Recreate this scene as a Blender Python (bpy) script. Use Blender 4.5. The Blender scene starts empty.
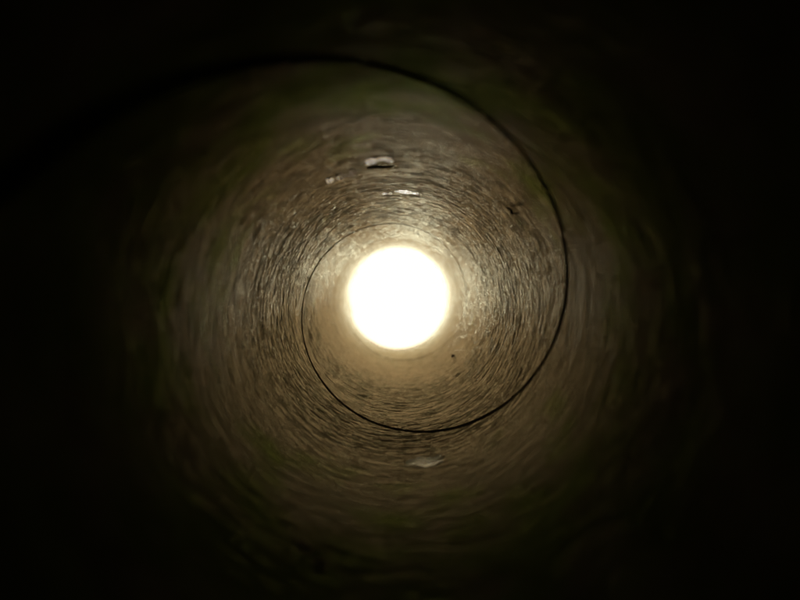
import bpy, bmesh, math
import numpy as np

# ---------------------------------------------------------------- set-up
scene = bpy.context.scene
C = scene.collection
R = 0.020                      # inner radius of the kitchen-roll tube (m)
PLY = 0.026 * R                # thickness of the innermost paper ply
WALL = 0.070 * R               # whole wall of the tube
Z_NEAR, Z_FAR = 1.10, 12.245   # mouth and far end, metres / R in front of the lens
AX_H = R + WALL                # height of the tube axis above the thing's base
OFF = (0.010, 0.130)           # the axis seen from the lens (right, down), in R

cam_d = bpy.data.cameras.new("camera")
cam = bpy.data.objects.new("camera", cam_d)
C.objects.link(cam)
scene.camera = cam
cam_d.sensor_width = 36.0
cam_d.lens = 27.0
cam_d.clip_start = 0.001
cam_d.clip_end = 50.0
cam.location = (-OFF[0] * R, 0.0, AX_H + OFF[1] * R)
cam.rotation_euler = (math.radians(90) - 6.9 / 600, 0.0, -2.5 / 600)
cam_d.dof.use_dof = True
cam_d.dof.focus_distance = 5.4 * R
cam_d.dof.aperture_fstop = 20.0

world = bpy.data.worlds.new("World")
scene.world = world
world.use_nodes = True
bg = world.node_tree.nodes["Background"]
bg.inputs["Color"].default_value = (0.012, 0.012, 0.014, 1)
bg.inputs["Strength"].default_value = 0.0

scene.view_settings.view_transform = 'Standard'
scene.view_settings.look = 'None'
scene.view_settings.gamma = 1.0
scene.view_settings.exposure = 0.0

DIFFUSER_COL, DIFFUSER_STRENGTH = (1.0, 0.74, 0.51), 1.96
FILL_COL = (0.88, 1.0, 1.15)
LAMP_D = 3.6                   # lamp face beyond the far end, in R
LAMP_RAD = 3.1
# added unseen fill bulbs: right, up, beyond the far end, radius (all in R), strength
FILL_BULBS = [(0.0, -2.16, 2.5, 0.80, 16.5), (-1.86, -1.12, 2.5, 0.75, 14.0), (1.86, -1.12, 2.5, 0.75, 14.0),
         (-0.20, -1.86, 0.95, 0.72, 36.0), (-1.75, -0.62, 0.95, 0.72, 31.0), (1.75, -0.62, 0.95, 0.72, 31.0)]

scene.cycles.max_bounces = 10
scene.cycles.diffuse_bounces = 6
scene.cycles.glossy_bounces = 6
scene.cycles.transmission_bounces = 4
scene.cycles.sample_clamp_indirect = 4.0
scene.cycles.use_adaptive_sampling = False
scene.cycles.use_denoising = True

rng = np.random.default_rng(7)


# ---------------------------------------------------------------- helpers
def link_mesh(name, verts, faces, mat, parent=None):
    """ONE mesh object; verts are world coordinates."""
    me = bpy.data.meshes.new(name)
    verts = np.asarray(verts, np.float32)
    if parent is not None:
        verts = verts - np.array(parent.location, np.float32)
    if isinstance(faces, np.ndarray):
        n = len(faces)
        me.vertices.add(len(verts))
        me.vertices.foreach_set("co", verts.ravel())
        me.loops.add(n * 4)
        me.polygons.add(n)
        me.polygons.foreach_set("loop_start", np.arange(0, n * 4, 4, dtype=np.int32))
        me.loops.foreach_set("vertex_index", faces.astype(np.int32).ravel())
        me.update(calc_edges=True)
    else:
        me.from_pydata([tuple(map(float, v)) for v in verts], [], faces)
    me.validate()
    me.shade_smooth()
    me.materials.append(mat)
    ob = bpy.data.objects.new(name, me)
    C.objects.link(ob)
    if parent is not None:
        ob.parent = parent
    return ob


def grid_faces(nu, nv, base=0):
    i, j = np.meshgrid(np.arange(nu - 1), np.arange(nv - 1), indexing='ij')
    a = i * nv + j + base
    return np.stack([a, a + 1, a + nv + 1, a + nv], -1).reshape(-1, 4)


def cyl(phi, z, rad):
    """tube coordinates (angle clockwise from the right, depth / R, radius / R) -> world"""
    return np.stack([R * rad * np.cos(phi), R * z + 0 * phi, AX_H - R * rad * np.sin(phi)], -1)


def seam_z(phi):
    """depth / R of the helical joint at unwound angle phi"""
    return 600.0 * (0.0013769 * phi + 0.0060948)


PITCH = 600.0 * 0.0013769 * 2 * math.pi
SLOPE = PITCH / (2 * math.pi)


# ------------------------------------------------- relief of the paper, unrolled
NP_, NZ = 4096, 4096
ZSPAN = 13.0


def noise_map(len_par, len_perp, seed, follow=0.45, power=1.0):
    """band-limited noise on the unrolled wall, stretched along the winding"""
    g = np.random.default_rng(seed)
    w = g.standard_normal((NP_, NZ))
    fa = np.fft.fftfreq(NP_, d=2 * math.pi / NP_)[:, None]
    fb = np.fft.fftfreq(NZ, d=ZSPAN / NZ)[None, :]
    t = follow * math.atan(SLOPE)
    fp = fa * math.cos(t) + fb * math.sin(t)
    fq = -fa * math.sin(t) + fb * math.cos(t)
    k2 = (fp * len_par) ** 2 + (fq * len_perp) ** 2
    H = np.exp(-2.0 * k2) * np.sqrt(k2 + 0.02) ** power
    m = np.fft.ifft2(np.fft.fft2(w) * H).real
    return m / m.std()


fibre = noise_map(0.260, 0.0090, 1, follow=0.10)
grain = noise_map(0.034, 0.014, 2, follow=0.3)
grain2 = noise_map(0.120, 0.0075, 6, follow=0.05)
coarse = noise_map(0.9, 0.35, 3, power=0.5)
patch = noise_map(1.6, 0.8, 4, power=0.0)
# a few rare, stronger fibres lying proud of the sheet
spike = np.clip(noise_map(0.085, 0.012, 5, follow=0.1) - 2.0, 0, 2.0)


def sample(m, phi, z):
    u = (np.mod(phi, 2 * math.pi) / (2 * math.pi) * NP_)
    v = np.mod(z, ZSPAN) / ZSPAN * NZ
    i0 = np.floor(u).astype(int); fu = u - i0
    j0 = np.floor(v).astype(int); fv = v - j0
    i0 %= NP_; i1 = (i0 + 1) % NP_
    j0 %= NZ; j1 = (j0 + 1) % NZ
    return (m[i0, j0] * (1 - fu) * (1 - fv) + m[i1, j0] * fu * (1 - fv)
            + m[i0, j1] * (1 - fu) * fv + m[i1, j1] * fu * fv)


def relief(phi, z):
    amp = 1.0 + 0.10 * np.clip(sample(patch, phi, z), -1.5, 1.5)
    # relief flattened towards the mouth, shaped so the near wall falls darker
    t = np.clip((z - 2.6) / 2.2, 0, 1)
    amp = amp * (0.44 + 0.56 * t * t * (3 - 2 * t))
    h = (0.0013 * sample(fibre, phi, z) + 0.0004 * sample(grain, phi, z) + 0.0009 * sample(grain2, phi, z)) * amp
    h += 0.0003 * sample(coarse, phi, z)
    h += 0.0026 * amp * sample(spike, phi, z)
    return h                                   # inward, in R


# ---------------------------------------------------------------- materials
def new_mat(name):
    m = bpy.data.materials.new(name)
    m.use_nodes = True
    nt = m.node_tree
    return m, nt, nt.nodes, nt.links, nt.nodes["Principled BSDF"]


def kraft(name, dark, light, rough, spec, bump=0.45):
    m, nt, N, L, b = new_mat(name)
    tc = N.new("ShaderNodeTexCoord")
    n1 = N.new("ShaderNodeTexNoise")           # cloudy recycled-board mottling
    n1.inputs["Scale"].default_value = 170
    n1.inputs["Detail"].default_value = 6
    n1.inputs["Roughness"].default_value = 0.6
    L.new(tc.outputs["Object"], n1.inputs["Vector"])
    r1 = N.new("ShaderNodeValToRGB")
    r1.color_ramp.elements[0].position = 0.35
    r1.color_ramp.elements[1].position = 0.68
    r1.color_ramp.elements[0].color = (*dark, 1)
    r1.color_ramp.elements[1].color = (*light, 1)
    L.new(n1.outputs["Fac"], r1.inputs["Fac"])
    n2 = N.new("ShaderNodeTexNoise")           # olive blotches: green cast of low light put into the colour
    n2.inputs["Scale"].default_value = 130
    n2.inputs["Detail"].default_value = 5
    L.new(tc.outputs["Object"], n2.inputs["Vector"])
    r2 = N.new("ShaderNodeValToRGB")
    r2.color_ramp.elements[0].position = 0.40
    r2.color_ramp.elements[1].position = 0.64
    r2.color_ramp.elements[0].color = (1.0, 1.0, 1.0, 1)
    r2.color_ramp.elements[1].color = (0.72, 0.97, 0.46, 1)
    sp = N.new("ShaderNodeSeparateXYZ")        # the painted low-light green is kept to the wall nearer the mouth
    L.new(tc.outputs["Object"], sp.inputs["Vector"])
    st = N.new("ShaderNodeMapRange"); st.interpolation_type = 'SMOOTHSTEP'
    st.inputs["From Min"].default_value = 1.1 * R
    st.inputs["From Max"].default_value = 3.4 * R
    st.inputs["To Min"].default_value = 0.06
    st.inputs["To Max"].default_value = -0.30
    L.new(sp.outputs["Y"], st.inputs["Value"])
    sm = N.new("ShaderNodeMath"); sm.operation = 'ADD'
    L.new(n2.outputs["Fac"], sm.inputs[0]); L.new(st.outputs["Result"], sm.inputs[1])
    L.new(sm.outputs["Value"], r2.inputs["Fac"])
    mx = N.new("ShaderNodeMix"); mx.data_type = 'RGBA'; mx.blend_type = 'MULTIPLY'
    mx.inputs["Factor"].default_value = 1.0
    L.new(r1.outputs["Color"], mx.inputs["A"])
    L.new(r2.outputs["Color"], mx.inputs["B"])
    L.new(mx.outputs["Result"], b.inputs["Base Color"])
    n3 = N.new("ShaderNodeTexNoise")           # fibre tooth
    n3.inputs["Scale"].default_value = 2600
    n3.inputs["Detail"].default_value = 3
    L.new(tc.outputs["Object"], n3.inputs["Vector"])
    rr = N.new("ShaderNodeMapRange")
    rr.inputs["From Min"].default_value = 0.3
    rr.inputs["From Max"].default_value = 0.7
    rr.inputs["To Min"].default_value = rough - 0.12
    rr.inputs["To Max"].default_value = rough + 0.12
    L.new(n3.outputs["Fac"], rr.inputs["Value"])
    L.new(rr.outputs["Result"], b.inputs["Roughness"])
    bp = N.new("ShaderNodeBump")
    bp.inputs["Strength"].default_value = bump
    bp.inputs["Distance"].default_value = 0.00008
    L.new(n3.outputs["Fac"], bp.inputs["Height"])
    L.new(bp.outputs["Normal"], b.inputs["Normal"])
    # matt pulp plus the tinted forward sheen that calendered board shows at a grazing angle
    b.inputs["Specular IOR Level"].default_value = 0.0
    gl = N.new("ShaderNodeBsdfGlossy")
    gl.distribution = 'BECKMANN'
    fr = N.new("ShaderNodeFresnel")
    fr.inputs["IOR"].default_value = 1.22
    tint = N.new("ShaderNodeMix"); tint.data_type = 'RGBA'
    tint.inputs["A"].default_value = (0, 0, 0, 1)
    tone = N.new("ShaderNodeMix"); tone.data_type = 'RGBA'; tone.blend_type = 'MULTIPLY'
    tone.inputs["Factor"].default_value = 1.0
    tone.inputs["A"].default_value = (*spec, 1)
    L.new(r2.outputs["Color"], tone.inputs["B"])
    L.new(tone.outputs["Result"], tint.inputs["B"])
    L.new(fr.outputs["Fac"], tint.inputs["Factor"])
    L.new(tint.outputs["Result"], gl.inputs["Color"])
    L.new(rr.outputs["Result"], gl.inputs["Roughness"])
    L.new(bp.outputs["Normal"], gl.inputs["Normal"])
    ad = N.new("ShaderNodeAddShader")
    L.new(b.outputs["BSDF"], ad.inputs[0]); L.new(gl.outputs["BSDF"], ad.inputs[1])
    L.new(ad.outputs["Shader"], N["Material Output"].inputs["Surface"])
    return m


M_inner = kraft("kraft_inner", (0.27, 0.235, 0.148), (0.45, 0.40, 0.27), 0.15, (0.41, 0.345, 0.205))
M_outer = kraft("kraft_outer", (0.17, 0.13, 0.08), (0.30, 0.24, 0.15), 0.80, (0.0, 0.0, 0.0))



def pulp(name, lo_c, hi_c, sheen, rough):
    """raw torn paper: fluffy, a little translucent, with a pale sheen"""
    m, nt, N, L, b = new_mat(name)
    tc = N.new("ShaderNodeTexCoord")
    nz = N.new("ShaderNodeTexNoise"); nz.inputs["Scale"].default_value = 1500; nz.inputs["Detail"].default_value = 4
    L.new(tc.outputs["Object"], nz.inputs["Vector"])
    rp = N.new("ShaderNodeValToRGB")
    rp.color_ramp.elements[0].color = (*lo_c, 1); rp.color_ramp.elements[0].position = 0.3
    rp.color_ramp.elements[1].color = (*hi_c, 1); rp.color_ramp.elements[1].position = 0.7
    L.new(nz.outputs["Fac"], rp.inputs["Fac"])
    L.new(rp.outputs["Color"], b.inputs["Base Color"])
    b.inputs["Roughness"].default_value = 0.8
    b.inputs["Specular IOR Level"].default_value = 0.0
    tr = N.new("ShaderNodeBsdfTranslucent")
    L.new(rp.outputs["Color"], tr.inputs["Color"])
    gl = N.new("ShaderNodeBsdfGlossy"); gl.inputs["Roughness"].default_value = rough
    gl.inputs["Color"].default_value = (*sheen, 1)
    bp = N.new("ShaderNodeBump"); bp.inputs["Strength"].default_value = 0.5; bp.inputs["Distance"].default_value = 0.0001
    L.new(nz.outputs["Fac"], bp.inputs["Height"]); L.new(bp.outputs["Normal"], gl.inputs["Normal"])
    ad = N.new("ShaderNodeAddShader")
    L.new(b.outputs["BSDF"], ad.inputs[0]); L.new(gl.outputs["BSDF"], ad.inputs[1])
    mix = N.new("ShaderNodeMixShader"); mix.inputs["Fac"].default_value = 0.3
    L.new(ad.outputs["Shader"], mix.inputs[1]); L.new(tr.outputs["BSDF"], mix.inputs[2])
    L.new(mix.outputs["Shader"], N["Material Output"].inputs["Surface"])
    return m


M_torn = pulp("torn_pulp", (0.42, 0.36, 0.27), (0.70, 0.64, 0.52), (1.0, 0.94, 0.80), 0.30)
M_scuff = pulp("scuffed_pulp", (0.26, 0.20, 0.13), (0.42, 0.34, 0.23), (0.30, 0.25, 0.18), 0.36)

M_fibre, nt, N, L, b = new_mat("dark_fibre")
nz = N.new("ShaderNodeTexNoise"); nz.inputs["Scale"].default_value = 900
rp = N.new("ShaderNodeValToRGB")
rp.color_ramp.elements[0].color = (0.012, 0.010, 0.008, 1)
rp.color_ramp.elements[1].color = (0.035, 0.028, 0.020, 1)
L.new(nz.outputs["Fac"], rp.inputs["Fac"]); L.new(rp.outputs["Color"], b.inputs["Base Color"])
b.inputs["Roughness"].default_value = 0.7
b.inputs["Specular IOR Level"].default_value = 0.0

M_house, nt, N, L, b = new_mat("white_enamel")
nz = N.new("ShaderNodeTexNoise"); nz.inputs["Scale"].default_value = 300
rp = N.new("ShaderNodeMapRange"); rp.inputs["To Min"].default_value = 0.3; rp.inputs["To Max"].default_value = 0.45
L.new(nz.outputs["Fac"], rp.inputs["Value"]); L.new(rp.outputs["Result"], b.inputs["Roughness"])
b.inputs["Base Color"].default_value = (0.8, 0.8, 0.78, 1)



def glow(name, col, strength):
    m = bpy.data.materials.new(name)
    m.use_nodes = True
    nt = m.node_tree
    nt.nodes.remove(nt.nodes["Principled BSDF"])
    em = nt.nodes.new("ShaderNodeEmission")
    em.inputs["Color"].default_value = (*col, 1)
    em.inputs["Strength"].default_value = strength
    nt.links.new(em.outputs["Emission"], nt.nodes["Material Output"].inputs["Surface"])
    return m


M_glow = glow("lit_diffuser", DIFFUSER_COL, DIFFUSER_STRENGTH)


# ---------------------------------------------------------------- the tube
tube = bpy.data.objects.new("cardboard_tube", None)
tube.empty_display_size = 0.01
tube.location = (0, R * Z_NEAR, 0)
C.objects.link(tube)
tube["label"] = "hollow brown cardboard roll core seen from inside, with a dark spiral seam"
tube["category"] = "cardboard tube"

# innermost ply: one long strip wound as a helix, a narrow joint left between its turns
phi0 = (Z_NEAR - 0.3 - PITCH - seam_z(0)) / SLOPE
phi1 = (Z_FAR + 0.3 - seam_z(0)) / SLOPE
NU = int((phi1 - phi0) / (2 * math.pi) * 1250)
NV = 640
phi = np.linspace(phi0, phi1, NU)[:, None]
v = np.linspace(0, 1, NV)[None, :]
GAP = 0.085 + 0.07 * np.clip((2.6 - seam_z(phi)) / 1.2, 0, 1) - 0.04 * np.clip((seam_z(phi) - 7.6) / 1.2, 0, 1)
GAP_HI = 0.085 + 0.07 * np.clip((2.6 - seam_z(phi) - PITCH) / 1.2, 0, 1) - 0.04 * np.clip((seam_z(phi) + PITCH - 7.6) / 1.2, 0, 1)


def edge_wobble(p, seed):
    g = np.random.default_rng(seed)
    w = 0
    for k in range(26):
        f = 1.5 * 1.22 ** k
        w = w + g.standard_normal() * np.sin(p * f + g.uniform(0, 6.28)) / (1.5 + f) ** 0.8
    return w


lo = seam_z(phi) + GAP / 2 + 0.010 * edge_wobble(phi, 11)
hi = seam_z(phi) + PITCH - GAP_HI / 2 + 0.008 * edge_wobble(phi, 12)
z = lo + v * (hi - lo)
PH = np.broadcast_to(phi, z.shape)
h = relief(PH, z)
# the edge of the strip next to the joint has curled a little off the plies behind it
lip = 0.005 * np.exp(-(hi - z) / 0.25) * np.clip((4.3 - hi) / 1.0, 0, 1)
lip = lip + 0.010 * np.exp(-np.clip(Z_FAR - z, 0, 9) / 0.25) * (edge_wobble(PH[:, :1], 31)
    + 4.0 * np.exp(-((np.mod(PH - 2.65, 2 * math.pi) - 0.25) / 0.16) ** 2))
rad = 1.0 - h - lip
zc = np.clip(z, Z_NEAR, Z_FAR)
# rims going down to the ply beneath (cut edges of the strip)
base = np.full((NU, 1), 1 + PLY / R)
PHX = np.concatenate([PH[:, :1], PH[:, :1], PH, PH[:, -1:], PH[:, -1:]], 1)
zx = np.concatenate([zc[:, :1], zc[:, :1], zc, zc[:, -1:], zc[:, -1:]], 1)
rx = np.concatenate([base, rad[:, :1], rad, rad[:, -1:], base], 1)
V = cyl(PHX, zx, rx).reshape(-1, 3)
F = grid_faces(NU, NV + 4)
cell = np.arange(len(F)) % (NV + 3)             # crisp cut edges: the rim shares no vertices with the sheet
F = F[(cell != 1) & (cell != NV + 1)]
zf = zx.reshape(-1)[F]
keep = ~((zf <= Z_NEAR).all(1) | (zf >= Z_FAR).all(1))
F = F[keep]
used = np.unique(F)
remap = np.zeros(len(V), np.int64); remap[used] = np.arange(len(used))
link_mesh("inner_ply", V[used], remap[F], M_inner, tube)

# outer plies: the shell behind, its inside showing in the joint
nu = 240
ph = np.linspace(0, 2 * math.pi, nu, endpoint=False)
prof = []
for zz in np.linspace(Z_NEAR, Z_FAR, 60):
    prof.append((zz, 1 + PLY / R))
prof2 = [(Z_FAR, 1 + WALL / R - 0.006), (Z_FAR - 0.006, 1 + WALL / R)]
prof3 = [(zz, 1 + WALL / R) for zz in np.linspace(Z_FAR - 0.2, Z_NEAR + 0.2, 30)]
prof4 = [(Z_NEAR + 0.006, 1 + WALL / R), (Z_NEAR, 1 + WALL / R - 0.006)]
prof = np.array(prof + prof2 + prof3 + prof4)
verts = cyl(ph[None, :], prof[:, 0][:, None] + 0 * ph[None, :], prof[:, 1][:, None] + 0 * ph[None, :])
npf = len(prof)
i, j = np.meshgrid(np.arange(npf), np.arange(nu), indexing='ij')
a = i * nu + j; bq = i * nu + (j + 1) % nu
c = ((i + 1) % npf) * nu + (j + 1) % nu; d = ((i + 1) % npf) * nu + j
link_mesh("outer_ply", verts.reshape(-1, 3), np.stack([a, bq, c, d], -1).reshape(-1, 4), M_outer, tube)


# ---------------------------------------------------------------- damage inside the tube
def torn(name, pdeg, z0, w, l, lift, mat, seed, thick=0.010, sink=0.004, label=None, lift_far=None, jagged=0.8):
    """a little torn tongue of paper lying on the wall: w across (angle*R), l along the tube,
    its near edge lifted inwards by lift, its far edge by lift_far"""
    g = np.random.default_rng(seed)
    n, m = 28, 12
    top, bot = [], []
    if lift_far is None:
        lift_far = sink
    jag = np.cumsum(g.standard_normal(n)) * 0.05
    jag -= np.linspace(jag[0], jag[-1], n)
    jag2 = np.cumsum(g.standard_normal(n)) * 0.05
    jag2 -= np.linspace(jag2[0], jag2[-1], n)
    p0 = math.radians(pdeg)
    for a_ in range(n):
        u = a_ / (n - 1) * 2 - 1
        taper = math.sqrt(max(0.0, 1 - abs(u) ** 3.5))
        for b_ in range(m):
            t = b_ / (m - 1)
            ln = l * taper
            zz = z0 + (t - 0.5) * ln + (jag[a_] * (1 - t) + jag2[a_] * t) * l * jagged
            zz += u * w * 0.5 * SLOPE * 0.25
            k = lift * (1 - t) ** 1.6 + lift_far * t ** 1.6
            k = sink + k * (0.65 + 0.35 * taper) + 0.004 * math.sin(5 * u + seed) * g.uniform(0.5, 1)
            pp = p0 + u * w * 0.5
            top.append((pp, zz, 1 - k)); bot.append((pp, zz, 1 - k + thick))
    allv = np.array(top + bot)
    vv = cyl(allv[:, 0], allv[:, 1], allv[:, 2])
    f1 = grid_faces(n, m); f2 = grid_faces(n, m, n * m)[:, ::-1]
    side = []
    for q in range(m - 1):
        for row in (0, n - 1):
            x = row * m + q
            s_ = [x, x + 1, x + 1 + n * m, x + n * m]
            side.append(s_ if row else s_[::-1])
    for q in range(n - 1):
        for colm in (0, m - 1):
            x = q * m + colm
            s_ = [x, x + m, x + m + n * m, x + n * m]
            side.append(s_[::-1] if colm else s_)
    if mat is M_torn:                          # a single translucent skin of paper
        ob = link_mesh(name, vv[:n * m], f1, mat, tube)
    else:
        ob = link_mesh(name, vv, np.concatenate([f1, f2, np.array(side)]), mat, tube)
    if label:
        ob["label"] = label
    return ob


torn("torn_flap", -97.5, 3.92, 0.20, 0.14, -0.001, M_torn, 3, lift_far=0.007, sink=0.003, jagged=1.2,
     label="pale torn flap of paper with a dark edge on the upper wall")
torn("torn_flap", -110.5, 4.06, 0.14, 0.18, -0.003, M_scuff, 5, lift_far=0.006, sink=0.002)
torn("torn_flap", -117.5, 4.02, 0.055, 0.13, 0.0, M_torn, 8, lift_far=0.003, sink=0.007)
torn("torn_flap", -114.0, 4.06, 0.045, 0.12, 0.0, M_torn, 9, lift_far=0.003, sink=0.007)
torn("torn_flap", 80.2, 3.93, 0.27, 0.19, -0.002, M_torn, 12, lift_far=0.014, sink=0.006,
     label="faint torn flap of paper on the lower wall")
torn("torn_flap", 113.5, 2.46, 0.08, 0.08, -0.004, M_scuff, 14, lift_far=0.010, sink=0.002)
torn("torn_flap", 108.5, 2.36, 0.06, 0.07, -0.004, M_scuff, 15, lift_far=0.010, sink=0.002)
torn("paper_sliver", -86.0, 5.14, 0.22, 0.12, -0.002, M_torn, 21, lift_far=0.006, sink=0.002,
     label="shiny pale sliver of paper across the upper wall")
torn("paper_sliver", -96.0, 5.20, 0.10, 0.10, -0.002, M_torn, 22, lift_far=0.005, sink=0.002)


def strand(name, pts, rr, mat, label=None):
    """a single fibre: a thin tapering tube through (deg, depth/R, height over wall/R)"""
    P = []
    for pd, zz, hh in pts:
        P.append(cyl(np.array(math.radians(pd)), np.array(zz), np.array(1 - hh)))
    P = np.array(P)
    t = np.linspace(0, len(P) - 1, 24)
    Q = np.stack([np.interp(t, np.arange(len(P)), P[:, k]) for k in range(3)], 1)
    for _ in range(3):
        Q[1:-1] = (Q[:-2] + 2 * Q[1:-1] + Q[2:]) / 4
    ns = 8
    vs = []
    for k, q in enumerate(Q):
        d_ = Q[min(k + 1, 23)] - Q[max(k - 1, 0)]
        d_ /= np.linalg.norm(d_)
        s1 = np.cross(d_, [0.3, 1.0, 0.2]); s1 /= np.linalg.norm(s1)
        s2 = np.cross(d_, s1)
        rk = rr * R * (0.35 + 0.65 * math.sin(math.pi * (k + 0.6) / 24.2))
        for e in range(ns):
            an = 2 * math.pi * e / ns
            vs.append(q + rk * (math.cos(an) * s1 + math.sin(an) * s2))
    fs = [[k * ns + e, k * ns + (e + 1) % ns, (k + 1) * ns + (e + 1) % ns, (k + 1) * ns + e]
          for k in range(23) for e in range(ns)]
    fs.append(list(range(ns))[::-1]); fs.append([23 * ns + e for e in range(ns)])
    ob = link_mesh(name, vs, fs, mat, tube)
    if label:
        ob["label"] = label
    return ob


strand("edge_shade_strand", [(-102.5, 4.02, 0.014), (-99, 4.00, 0.018), (-95, 4.05, 0.018), (-91.5, 4.05, 0.014)], 0.010, M_fibre)  # dark strand drawn in for the shade along the flap's free edge
strand("loose_fibre", [(-40.0, 3.66, 0.03), (-41.5, 3.80, 0.05), (-42.5, 3.86, 0.02), (-44.5, 3.92, 0.012)], 0.010, M_fibre,
       "short dark hair-like fibre on the right wall")
strand("loose_fibre", [(43.0, 7.62, 0.02), (44.0, 7.72, 0.03), (45, 7.75, 0.01)], 0.016, M_fibre)


# ---------------------------------------------------------------- the lamp beyond the far end
def lathe(name, prof, mat, parent, cx, cz, seg=96):
    n = len(prof)
    vs = []
    for (rr, yy) in prof:
        for k in range(seg):
            an = 2 * math.pi * k / seg
            vs.append((cx + rr * math.cos(an), yy, cz + rr * math.sin(an)))
    fs = [[q * seg + k, q * seg + (k + 1) % seg, (q + 1) * seg + (k + 1) % seg, (q + 1) * seg + k]
          for q in range(n - 1) for k in range(seg)]
    fs.append([k for k in range(seg)][::-1])
    fs.append([(n - 1) * seg + k for k in range(seg)])
    return link_mesh(name, vs, fs, mat, parent)


lx, lz = 0.0, AX_H
ly = R * (Z_FAR + LAMP_D)
lamp = bpy.data.objects.new("round_lamp", None)
lamp.empty_display_size = 0.01
lamp.location = (lx, ly, 0)
C.objects.link(lamp)
lamp["label"] = "dazzling white lamp filling the open far end of the cardboard tube"
lamp["category"] = "lamp"
rl = LAMP_RAD * R
lathe("diffuser", [(rl * 0.55, ly - 0.05 * R), (rl * 0.8, ly - 0.04 * R), (rl * 0.95, ly - 0.01 * R), (rl, ly + 0.03 * R),
                   (rl, ly + 0.1 * R)], M_glow, lamp, lx, lz)
lathe("housing", [(rl * 1.01, ly + 0.04 * R), (rl * 1.05, ly + 0.04 * R), (rl * 1.06, ly + 0.08 * R),
                  (rl * 1.06, ly + 0.75 * R), (rl * 0.95, ly + 0.9 * R), (rl * 0.3, ly + 0.95 * R)],
      M_house, lamp, lx, lz)
for bx, bz, bd, br, bs in FILL_BULBS:  # bulbs and sockets out of view, added to brighten walls and far rim
    M_fill = glow("lit_fill_bulb", FILL_COL, bs)
    br *= R
    by = R * (Z_FAR + bd)
    prof = [(br * math.sin(t), by - br * math.cos(t)) for t in np.linspace(0.05, 2.5, 24)]
    prof += [(br * 0.55, by + br * 1.1), (br * 0.5, by + br * 1.25)]
    lathe("fill_bulb", prof, M_fill, lamp, bx * R, AX_H + bz * R, 48)
    lathe("fill_socket", [(br * 0.45, by + br * 1.2), (br * 0.56, by + br * 1.22), (br * 0.56, ly - 0.02 * R),
                     (br * 0.3, ly + 0.02 * R)], M_house, lamp, bx * R, AX_H + bz * R, 48)
